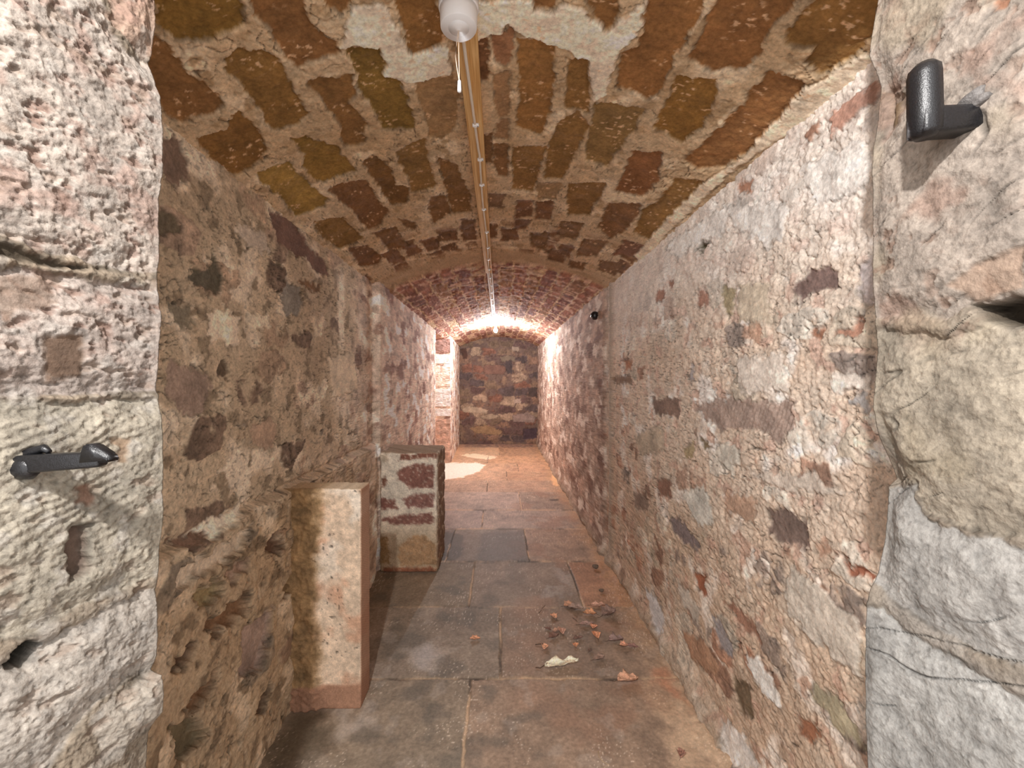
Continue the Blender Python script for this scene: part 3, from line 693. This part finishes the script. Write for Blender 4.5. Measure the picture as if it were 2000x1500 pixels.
# ------------------------------------------------------------------ free-standing stones
def stone_block(x0, x1, y0, y1, z0, z1, step, shape, colour, name, rnd_=.012):
    """closed block of six fine faces; shape(P, N, a, b, face) -> offset, colour(P, face) -> rgb"""
    bm = bmesh.new(); bm_box(bm, (x0, y0, z0), (x1, y1, z1))
    def cut(axis, lo, hi, k):
        for i in range(1, k):
            co = [0, 0, 0]; co[axis] = lo + (hi - lo) * i / k; no = [0, 0, 0]; no[axis] = 1
            bmesh.ops.bisect_plane(bm, geom=bm.verts[:] + bm.edges[:] + bm.faces[:], plane_co=co, plane_no=no)
    cut(0, x0, x1, max(2, int((x1 - x0) / step))); cut(1, y0, y1, max(2, int((y1 - y0) / step))); cut(2, z0, z1, max(2, int((z1 - z0) / step)))
    me = from_bm(name, bm); n = len(me.vertices); p = np.zeros(n * 3); me.vertices.foreach_get('co', p); p = p.reshape(-1, 3)
    lo = np.array([x0, y0, z0]); hi = np.array([x1, y1, z1]); ctr = np.clip(p, lo + rnd_, hi - rnd_); d = p - ctr
    L = np.linalg.norm(d, axis=1); nn = d / np.maximum(L, 1e-6)[:, None]; p = ctr + nn * np.minimum(L, rnd_)[:, None]
    h, c = shape(p, nn); p = p + nn * h[:, None]
    me.vertices.foreach_set('co', p.reshape(-1)); me.update(); paint(me, c); return me
def wmask(nn): return sst(.5, .9, -nn[:, 1]), sst(.5, .9, nn[:, 0]), sst(.5, .9, nn[:, 2])
# upright slab
def slab_shape(p, nn):
    fr, sd, tp = wmask(nn); x, y, z = p.T; zc = z - EYE
    n1 = fbm(x * 3, z, 3, 4, 1401); n2 = fbm(x, z, 16, 4, 1402); n3 = fbm(x + y, z, 60, 3, 1403)
    h = .0015 * n2 + .0010 * n3
    c = rgb(216, 192, 168) * (1 + .10 * n1 + .10 * n2 + .08 * n3)[:, None]
    k = sst(.0, .5, fbm(x, z, 7, 4, 1404))[:, None] * .7; c = c * (1 - k) + rgb(196, 150, 122) * k
    k = sst(.1, .5, fbm(x, z, 6, 4, 1405))[:, None] * .7 * sst(-1.1, -.6, zc)[:, None]; c = c * (1 - k) + rgb(236, 226, 212) * k
    pit = sst(.5, .6, perlin(x * 70 + 2 * n2, z * 60, 1406)) * sst(.05, .3, fbm(x, z, 6, 3, 1409)); h -= .003 * pit * fr; c *= (1 - .5 * pit * fr)[:, None]
    c *= (1 + .12 * fbm(x, z, 34, 4, 1410))[:, None]
    # old mortar still stuck to the wall end
    mo = sst(-.735, -.80, x + .035 * n2 + .03 * n1 - .02 * np.sin(z * 9)); c = c * (1 - mo[:, None]) + (rgb(160, 130, 94) * (1 + .25 * n2 + .15 * n3)[:, None]) * mo[:, None]
    h = h + mo * fr * (.018 + .018 * fbm(x, z, 9, 3, 1407) + .006 * n3)
    ms = sst(-.28, -.0, 0 * x) * 0
    b = sst(-1.292, -1.302, zc + .006 * n2); c = c * (1 - b[:, None]) + (rgb(170, 130, 106) * (1 + .1 * n3)[:, None]) * b[:, None]; h += .004 * b * fr
    t = np.sin((z * 1.0 + y * .5) * 620); h += .0011 * t * sd; ss = sd[:, None]; c = c * (1 - ss * .75) + rgb(166, 124, 100) * (1 + .08 * t)[:, None] * ss * .75
    tt = tp[:, None] * .6; c = c * (1 - tt) + rgb(214, 190, 158) * tt; h += tp * .003 * n2 - tp * .006 * sst(.1, .4, n1)
    return h, np.clip(c, 0, 1)
me = stone_block(-.955, -.588, 1.853, 1.978, 0.0, EYE - .464, .0055, slab_shape, None, 'stone_slab', .006)
tag(obj('stone_slab', me, M_dressed), 'tall pale sandstone slab on end against the left wall, nearest the doorway', 'stone slab')
# low masonry pier
def un_pier(X, Y): u, v = uv(X, Y); return (u * 3.16, v * 3.16)
PIER = parse('''
140,100,90,2:773,924 790,912 812,906 847,909 847,954 799,954 777,937
134,92,78,2:782,889 855,882 853,893 777,900
140,102,94,2:786,976 815,964 847,963 847,993 795,991
134,94,84,2:730,980 750,974 769,976 777,993 743,997
140,100,90,2:743,1015 790,1006 842,1002 847,1023 769,1025
176,142,108,4:777,1071 795,1052 812,1045 835,1050 851,1067 851,1104 782,1106
150,98,74,6:748,1108 853,1110 853,1122 748,1120
120,86,72,-3:742,936 752,930 756,945 746,952
190,176,156,5:725,892 755,886 760,900 728,904
150,120,86,1:728,1052 756,1048 760,1100 728,1104
''')
def pier_shape(p, nn):
    fr, sd, tp = wmask(nn); x, y, z = p.T; zc = z - EYE; s = x + (y - 3.16)
    n1 = fbm(s, z, 4, 4, 1501); n2 = fbm(s, z, 16, 4, 1502); n3 = fbm(s, z, 55, 3, 1503)
    c = rgb(226, 216, 200) * (1 + .10 * n1 + .14 * n2 + .10 * n3)[:, None]; h = .008 * fbm(s, z, 10, 4, 1504) + .003 * n3
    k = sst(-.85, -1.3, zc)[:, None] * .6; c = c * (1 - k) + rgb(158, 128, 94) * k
    for n, (col, hh, fl, px) in enumerate(PIER):
        pg = [un_pier(*q) for q in px]; sdist = polysd(x + .012 * n2, zc + .012 * fbm(s, z, 18, 3, 1510 + n), pg); m = sst(-.009, .009, sdist + .012 * fbm(s, z, 38, 3, 1540 + n)) * fr
        kc = (m * (1 - .5 * sst(.25, .5, fbm(s, z, 40, 3, 1520 + n))))[:, None]
        c = c * (1 - kc) + col * (1 + .15 * n2 + .12 * n3)[:, None] * kc; h = h * (1 - .6 * m) + hh * m
    f1, f2, r1, r2 = worley((s + .03 * n2) / .2, (z + .02 * n2) / .11, 1530); m = sst(.1, .18, f2 - f1) * sd
    c = c * (1 - m[:, None] * .8) + rgb(120, 92, 74) * m[:, None] * .8; h += .008 * m
    tt = tp[:, None] * .7; c = c * (1 - tt) + rgb(146, 122, 100) * (1 + .2 * n2)[:, None] * tt; h += tp * .004 * n2
    return h, np.clip(c, 0, 1)
me = stone_block(-.868, -.452, 3.17, 3.57, 0.0, EYE - .53, .010, pier_shape, None, 'stone_pier', .014)
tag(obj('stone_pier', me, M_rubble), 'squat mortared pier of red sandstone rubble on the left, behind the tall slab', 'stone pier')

# ------------------------------------------------------------------ wiring along the crown
def vz(x, y): return ZC + math.sqrt(R0 * R0 - x * x) - (.016 if y > 3.46 else 0)
BX = -.085
def batten(y0, y1, x0, x1, w_, z, mat, label):
    bm = bmesh.new(); bm_box(bm, (-w_ / 2, 0, -.014), (w_ / 2, y1 - y0, .026), .002)
    for v in bm.verts: v.co.x += (x1 - x0) * v.co.y / (y1 - y0)
    o = obj('wooden_batten', from_bm('wooden_batten', bm, False), mat); o.location = (x0, y0, z + EYE)
    return tag(o, label, 'batten')
ZB = .925
batten(1.126, 3.72, BX - .002, BX - .004, .057, ZB, M_wood, 'honey-coloured wooden batten running along the vault from the pull switch')
batten(3.72, 7.02, BX + .004, BX + .008, .050, ZB, M_wood_lit, 'bulb-lit pale wooden batten continuing along the far vault to the bulb')
def cz(y): return ZB - .014 - .005
def cx(y):
    if y < 1.75: return BX - .012 + .016 * (y - 1.1) / .65 if y > 1.1 else BX - .012
    return BX + .004 + .003 * math.sin(y * 5)
pts = [(cx(y), y, cz(y) + EYE - .0015 * abs(math.sin(y * 9))) for y in np.arange(1.10, 6.97, .05)]
bm = bmesh.new(); bm_tube(bm, pts, .0048, 8, .62); tag(obj('electric_cable', from_bm('electric_cable', bm), M_cable), 'grey electric cable clipped along the underside of the battens', 'cable')
ORD = ['first', 'second', 'third', 'fourth', 'fifth', 'sixth', 'seventh', 'eighth', 'ninth', 'tenth', 'eleventh', 'twelfth', 'thirteenth', 'fourteenth', 'fifteenth', 'sixteenth', 'seventeenth', 'eighteenth']
bm = bmesh.new()
# saddle of a cable clip with its nail boss
bm_box(bm, (-.0090, -.0055, -.0075), (.0090, .0055, .0035), .0015); bm_lathe(bm, [(.0042, -.006), (.0042, .0035)], 10, org=(.0105, 0, 0))
clip_me = from_bm('cable_clip', bm); clip_me.materials.append(M_plastic)
bm = bmesh.new(); bm_lathe(bm, [(.0018, -.0085), (.0018, -.0058)], 8, org=(.0105, 0, 0)); nail_me = from_bm('nail_head', bm); nail_me.materials.append(M_lead)
clip0 = None
for i, y in enumerate([1.545, 1.787, 2.02, 2.31, 2.665, 2.98, 3.27, 3.56, 3.86, 4.17, 4.5, 4.85, 5.2, 5.6, 6.0, 6.4, 6.8]):
    lab = 'small white cable clip on the batten, %s counting from the pull switch' % ORD[i]
    if clip0 is None:
        clip0 = o = obj('cable_clip', clip_me, None); ch = obj('nail_head', nail_me, None, o)
    else:
        o = clip0.copy(); C.objects.link(o)
        k = clip0.children[0].copy(); C.objects.link(k); k.parent = o
    o.location = (cx(y), y, cz(y) + EYE + .0005); tag(o, lab, 'cable clip', 'cable clips along the battens')
# pull switch
SY = 1.075; SX = (896 - VX) / F * SY; SZ = .868 + EYE; KS = 1.09
t = thing('pull_switch', 'white round pull-cord ceiling switch at the near end of the batten', 'switch', (SX, SY, SZ))
bm = bmesh.new(); bm_lathe(bm, [(r_ * KS, z_) for r_, z_ in [(.0395, .0), (.0412, .003), (.0424, .03), (.0428, .046)]], 48); obj('switch_body', from_bm('switch_body', bm), M_plastic, t)
bm = bmesh.new(); bm_lathe(bm, [(r_ * KS, z_) for r_, z_ in [(.0445, .044), (.0455, .047), (.0455, .075)]], 48); obj('base_plate', from_bm('base_plate', bm), M_plastic, t)
bm = bmesh.new(); bm_lathe(bm, [(r_ * KS, z_) for r_, z_ in [(.004, -.006), (.0105, -.0005), (.0395, .0006)]], 40); obj('cord_bush', from_bm('cord_bush', bm), M_plastic, t)
bm = bmesh.new(); bm_box(bm, (-.004, .034, .004), (.010, .051, .016), .002); obj('cable_entry', from_bm('cable_entry', bm), M_plastic, t)
bm = bmesh.new()
bm_tube(bm, [(0, -.001, -.003), (0, -.001, -.05), (.001, -.001, -.10), (.0015, -.001, -.131)], .0011, 6)
bm_tube(bm, [(-.001, 0, -.004), (-.005, 0, -.035), (-.0085, 0, -.068), (-.004, 0, -.10), (.001, -.001, -.131)], .0011, 6)
obj('pull_cord', from_bm('pull_cord', bm), M_cord, t)
bm = bmesh.new(); bm_lathe(bm, [(.002, -.128), (.0042, -.131), (.0050, -.152), (.0046, -.157), (.0015, -.158)], 14, org=(.0015, -.001, 0)); obj('cord_weight', from_bm('cord_weight', bm), M_plastic, t)
# glowing bulb on its holder
LY, LX, LZ = 7.05, -.058, .800 + EYE
t = thing('ceiling_bulb', 'bare glowing white bulb hanging at the far end of the batten', 'light bulb', (LX, LY, LZ))
bm = bmesh.new(); bm_lathe(bm, [(.047, .125), (.047, .112), (.026, .100), (.022, .07), (.021, .052)], 28); obj('lamp_holder', from_bm('lamp_holder', bm), M_plastic, t)
bm = bmesh.new(); bm_lathe(bm, [(.001, -.034), (.016, -.030), (.028, -.016), (.031, 0), (.028, .016), (.020, .034), (.015, .05), (.014, .056)], 20); obj('glass_bulb', from_bm('glass_bulb', bm), M_glow, t)

# ------------------------------------------------------------------ ironwork
# right pintle: arm out of the cheek, round upright pin
py_ = .518 * KJ; px_ = .967 * .5236 * KJ; 
t = thing('gate_pintle', 'black iron L-shaped hinge pin set in the right doorway cheek', 'hinge pin', (px_, py_, .288 * KJ + EYE))
bm = bmesh.new()
bm_lathe(bm, [(.010, .0), (.0165, .006), (.0172, .03), (.0168, .075), (.0155, .084), (.010, .0905), (.003, .092)], 12)
for v in bm.verts: v.co.x += .0008 * math.sin(v.co.z * 300)
obj('upright_pin', from_bm('upright_pin', bm), M_iron, t)
bm = bmesh.new(); bm_box(bm, (-.012, -.0145, .001), (.064, .0145, .033), .005, 2)
for v in bm.verts:
    if v.co.x > .03: v.co.z += .004; v.co.z -= .10 * max(0, v.co.x - .045) * (1 if v.co.z > .02 else -.3)
obj('arm', from_bm('arm', bm), M_iron, t)
bm = bmesh.new(); bmesh.ops.create_icosphere(bm, subdivisions=3, radius=.016)
for v in bm.verts:
    v.co = Vector((v.co.x * .55, v.co.y * 1.1, v.co.z * .75)) * (1 + .25 * math.sin(v.co.z * 300 + v.co.y * 210)) + Vector((.052, -.006, .041))
tag(obj('lead_packing', from_bm('lead_packing', bm), M_lead, t), 'pale grey lead packing')
# left keeper: bar out of the cheek with a turned-up wedge
lx, ly, lz = -.548 * KJ, .498 * KJ, -.0985 * KJ + EYE
t = thing('gate_keeper', 'black iron bar with a turned-up end set in the left doorway cheek', 'gate catch', (lx, ly, lz))
bm = bmesh.new(); bm_box(bm, (-.03, -.008, -.009), (.098, .008, .009), .003, 2)
for v in bm.verts:
    v.co.z += .10 * v.co.x; v.co.z -= .004 * math.sin(v.co.x * 30)
    if v.co.x < .02: v.co.z += (.0025 if v.co.z > 0 else -.0025)
obj('bar', from_bm('bar', bm), M_iron, t)
bm = bmesh.new()
pr = [(.075, .003), (.112, .006), (.108, .014), (.090, .026), (.082, .027), (.078, .020)]
a = [bm.verts.new((x, -.0085, z)) for x, z in pr]; b = [bm.verts.new((x, .0085, z)) for x, z in pr]
bm.faces.new(a); bm.faces.new(b[::-1])
for k in range(6): bm.faces.new((a[k], a[(k + 1) % 6], b[(k + 1) % 6], b[k]))
bmesh.ops.bevel(bm, geom=bm.edges[:], offset=.002, segments=2, affect='EDGES'); obj('hook_end', from_bm('hook_end', bm), M_iron, t)
bm = bmesh.new(); bm_lathe(bm, [(.008, -.011), (.012, -.007), (.012, .007), (.007, .012)], 14)
for v in bm.verts: v.co = Vector((v.co.z * 1.3 + .004, v.co.x * .9, v.co.y * 1.15 - .002))
obj('collar', from_bm('collar', bm), M_iron, t)
bm = bmesh.new(); bm_tube(bm, [(-.008, .004, .008), (.008, .006, .016), (.022, .006, .020), (.030, .004, .016)], [.006, .006, .005, .003], 8); obj('spur', from_bm('spur', bm), M_iron, t)
# far hook on the right wall
hy = 3.72; hx = .838; hz = (VY - 613) / F * 3.62 + EYE
t = thing('wall_hook', 'small black iron stub high on the right wall, halfway along the passage', 'hook', (hx, hy, hz))
bm = bmesh.new(); bm_tube(bm, [(.03, 0, 0), (-.03, -.004, 0), (-.055, -.006, .002)], [.019, .021, .017], 12); obj('arm', from_bm('arm', bm), M_iron, t)
bm = bmesh.new(); bm_lathe(bm, [(.012, -.036), (.026, -.026), (.030, .0), (.026, .026), (.012, .034)], 14, org=(-.022, -.006, 0)); obj('boss', from_bm('boss', bm), M_iron, t)

# ------------------------------------------------------------------ leaves and litter
def leaf(i, X, Y, px, ang, col, curl, elong, label):
    fx, fy = floor_pt(X, Y); size = px / F * fy; rg = random.Random(i * 31 + 5)
    n, m_ = 13, 9; P = np.zeros((n, m_, 3)); colr = np.zeros((n, m_, 3)); ph = rg.random() * 6
    for a in range(n):
        s = a / (n - 1); wdt = elong * math.sin(math.pi * min(1, s * 1.0) ** .8) ** .8 * (1 + .22 * math.sin(s * 17 + ph) + .1 * math.sin(s * 33)) * .5
        for b in range(m_):
            q = b / (m_ - 1) * 2 - 1
            x = (s - .5); y = q * wdt
            z = abs(q) ** 1.5 * curl * wdt + .10 * curl * (2 * s - 1) ** 2 + .05 * math.sin(q * 5 + s * 9 + ph) * curl + .03 * math.sin(s * 14 + q * 3)
            P[a, b] = (x, y, z)
            colr[a, b] = (rgb(*col) * .66 + .34 * sum(col) / 765) * 1.2 * (1.12 - .30 * (abs(q) < .13) + .16 * math.sin(s * 11 + q * 6 + ph))
    P *= size; P[..., 2] -= P[..., 2].min()
    o = obj('dry_leaf', grid_mesh('dry_leaf', P, np.clip(colr, 0, 1)), M_leaf)
    sm = o.modifiers.new('thickness', 'SOLIDIFY'); sm.thickness = .0009
    bm = bmesh.new(); L = size
    bm_tube(bm, [(-.42 * L, 0, float(P[1, 4, 2])), (-.62 * L, .03 * L, .0015), (-.74 * L, .08 * L, .0012)], max(.0005, .012 * L), 5)
    st = obj('leaf_stalk', from_bm('leaf_stalk', bm), M_twig, o)
    o.location = (fx, fy, .0045); o.rotation_euler = (0, 0, math.radians(ang))
    if fx > .70: o.location.z += .008
    return tag(o, label, 'leaf', 'fallen leaves on the flags')
def cp(cx_, cy_): return 950 + cx_ / 3.333, 1050 + cy_ / 3.333
LEAVES = [
    (540, 447, 24, 20, (176, 124, 92), .5, .75, 'curled pinkish-brown leaf at the back left of the leaf scatter, touching the joint'),
    (582, 468, 30, -10, (138, 112, 98), .6, .6, 'crumpled grey-brown leaf just in front of the back joint, left of the scatter'),
    (727, 447, 28, 5, (176, 128, 104), .4, .6, 'flat rosy-brown leaf furthest back on the right, lying across the joint'),
    (672, 503, 26, 170, (188, 124, 80), .7, .6, 'bright orange-brown leaf in the middle of the back row'),
    (798, 505, 36, 30, (122, 94, 82), .9, .7, 'big crumpled dark leaf nearest the right wall in the back row'),
    (437, 520, 17, 120, (192, 128, 90), .6, .8, 'small orange leaf standing alone left of the back row'),
    (655, 571, 30, 10, (142, 108, 96), .5, .4, 'thin mauve-brown leaf lying flat in the middle of the scatter'),
    (701, 590, 15, 60, (196, 124, 88), .8, .9, 'small rust-orange curl above the upright orange leaf'),
    (712, 648, 24, 100, (194, 122, 80), 1.0, .6, 'upright orange rolled leaf in the centre of the scatter'),
    (462, 610, 22, 40, (160, 116, 92), .6, .5, 'pale brown leaf of a touching pair at the left of the scatter'),
    (490, 622, 22, 95, (172, 122, 98), .9, .6, 'curled upright leaf of a touching pair at the left of the scatter'),
    (438, 652, 24, 30, (112, 76, 62), .8, .6, 'dark crushed leaf just below the touching pair on the left'),
    (384, 722, 17, 60, (190, 128, 92), .7, .8, 'small orange leaf furthest left, at the end of a twig'),
    (578, 709, 13, 100, (190, 120, 78), .8, .9, 'tiny orange curl alone in the middle of the bare flag'),
    (598, 662, 22, 20, (104, 74, 62), .5, .45, 'narrow dark leaf left of the upright orange leaf'),
    (845, 678, 30, 10, (126, 98, 90), .9, .6, 'crumpled grey-mauve leaf on the dark patch by the right wall'),
    (895, 710, 16, 0, (188, 122, 90), .7, .9, 'small orange leaf right of the crumpled grey-mauve leaf'),
    (948, 716, 24, 160, (128, 88, 78), .4, .5, 'flat dusky leaf nearest the right wall'),
    (735, 792, 27, 25, (128, 98, 82), .6, .6, 'brown curved leaf behind the front joint on the right'),
    (490, 838, 70, 14, (206, 180, 144), .55, .34, 'largest leaf, long pale straw-coloured, near the front joint'),
    (920, 938, 42, 8, (176, 124, 92), .8, .6, 'large crumpled pink-brown leaf in front of the front joint'),
    (675, 742, 11, 50, (96, 72, 60), .6, .7, 'tiny dark leaf crumb in the middle foreground of the scatter'),
    (400, 602, 15, 150, (108, 72, 62), .6, .5, 'small dark leaf scrap left of the touching pair'),
    (1268, 1422, 22, 60, (140, 92, 74), .9, .7, 'crumpled red-brown leaf at the foot of the right wall in the foreground')]
for i, (a, b, s, g, c_, cu, el, lab) in enumerate(LEAVES):
    X, Y = cp(a, b); leaf(i, X, Y, s, g, c_, cu, el, lab)
leaf(40, 928, 1250, 20, 5, (184, 120, 82), .7, .6, 'single orange-brown leaf lying apart on the flag left of the scatter')
def stick(X0, Y0, X1, Y1, r, mat, label, name, bend=.01):
    a = Vector((*floor_pt(X0, Y0), .006)); b = Vector((*floor_pt(X1, Y1), .007)); mid = (a + b) / 2 + Vector((bend, bend * .5, .002))
    bm = bmesh.new(); q1 = a.lerp(mid, .6); q2 = mid.lerp(b, .4)
    bm_tube(bm, [a - a, q1 - a, q2 - a, b - a], [r, r * .9, r * .8, r * .5], 6)
    o = obj(name, from_bm(name, bm), mat); o.location = a; return tag(o, label, 'twig')
stick(*cp(318, 704), *cp(388, 700), .0022, M_twig, 'short straight brown twig at the left edge of the leaf scatter', 'twig', .002)
stick(*cp(340, 500), *cp(358, 478), .0018, M_twig, 'bent dark twig behind the leaf scatter on the left', 'twig', .004)
stick(*cp(362, 468), *cp(384, 446), .0014, M_twig, 'thin dark twig crossing the back joint left of the leaves', 'twig', .002)
stick(*cp(560, 528), *cp(592, 556), .0014, M_twig, 'slender twig between the back leaves and the middle of the scatter', 'twig', .002)
stick(*cp(728, 1400), *cp(800, 1492), .0010, M_straw, 'thin pale curved straw on the flag in the foreground', 'straw', -.02)
def pebble(X, Y, px, label, sd):
    fx, fy = floor_pt(X, Y); r = px / F * fy / 2; bm = bmesh.new(); bmesh.ops.create_icosphere(bm, subdivisions=3, radius=r)
    for v in bm.verts: v.co = Vector((v.co.x * 1.1, v.co.y * .9, v.co.z * .65)) * (1 + .12 * math.sin(v.co.x / r * 4 + sd) * math.cos(v.co.y / r * 3 + sd))
    o = obj('pebble', from_bm('pebble', bm), M_peb); o.location = (fx, fy, r * .6 + .008); return tag(o, label, 'pebble')
pebble(1163, 1112, 12, 'dark grey pebble on the orange flag by the right wall', 1)
pebble(1175, 1158, 9, 'smaller grey pebble nearer the leaves on the orange flag', 2)

# ------------------------------------------------------------------ light, added ambient fill, camera
ld = bpy.data.lights.new('lobby_lamp', 'POINT'); ld.energy = 140; ld.shadow_soft_size = .028; ld.color = (1, .97, .935)
lo = bpy.data.objects.new('lobby_lamp', ld); C.objects.link(lo); lo.location = (-.277, -.40, .825 + EYE)
wd = bpy.data.worlds.new('World'); bpy.context.scene.world = wd; wd.use_nodes = True
bg = wd.node_tree.nodes['Background']; bg.inputs[0].default_value = (1, .98, .96, 1); bg.inputs[1].default_value = 2.2  # even ambient fill added to brighten the passage through the open doorway
cam = bpy.data.cameras.new('camera'); co = bpy.data.objects.new('camera', cam); C.objects.link(co)
cam.sensor_width = 36; cam.sensor_fit = 'HORIZONTAL'; cam.lens = 36 * F / 2000
cam.shift_x = (1000 - VX) / 2000; cam.shift_y = -(750 - VY) / 2000; cam.clip_start = .01
co.location = (0, 0, EYE); co.rotation_euler = (math.radians(90), 0, 0)
sc = bpy.context.scene; sc.camera = co
sc.view_settings.view_transform = 'Standard'; sc.view_settings.look = 'None'; sc.view_settings.gamma = 1; sc.view_settings.use_curve_mapping = False
sc.view_settings.exposure = 0.0
sc.cycles.max_bounces = 10; sc.cycles.diffuse_bounces = 8; sc.cycles.use_denoising = True
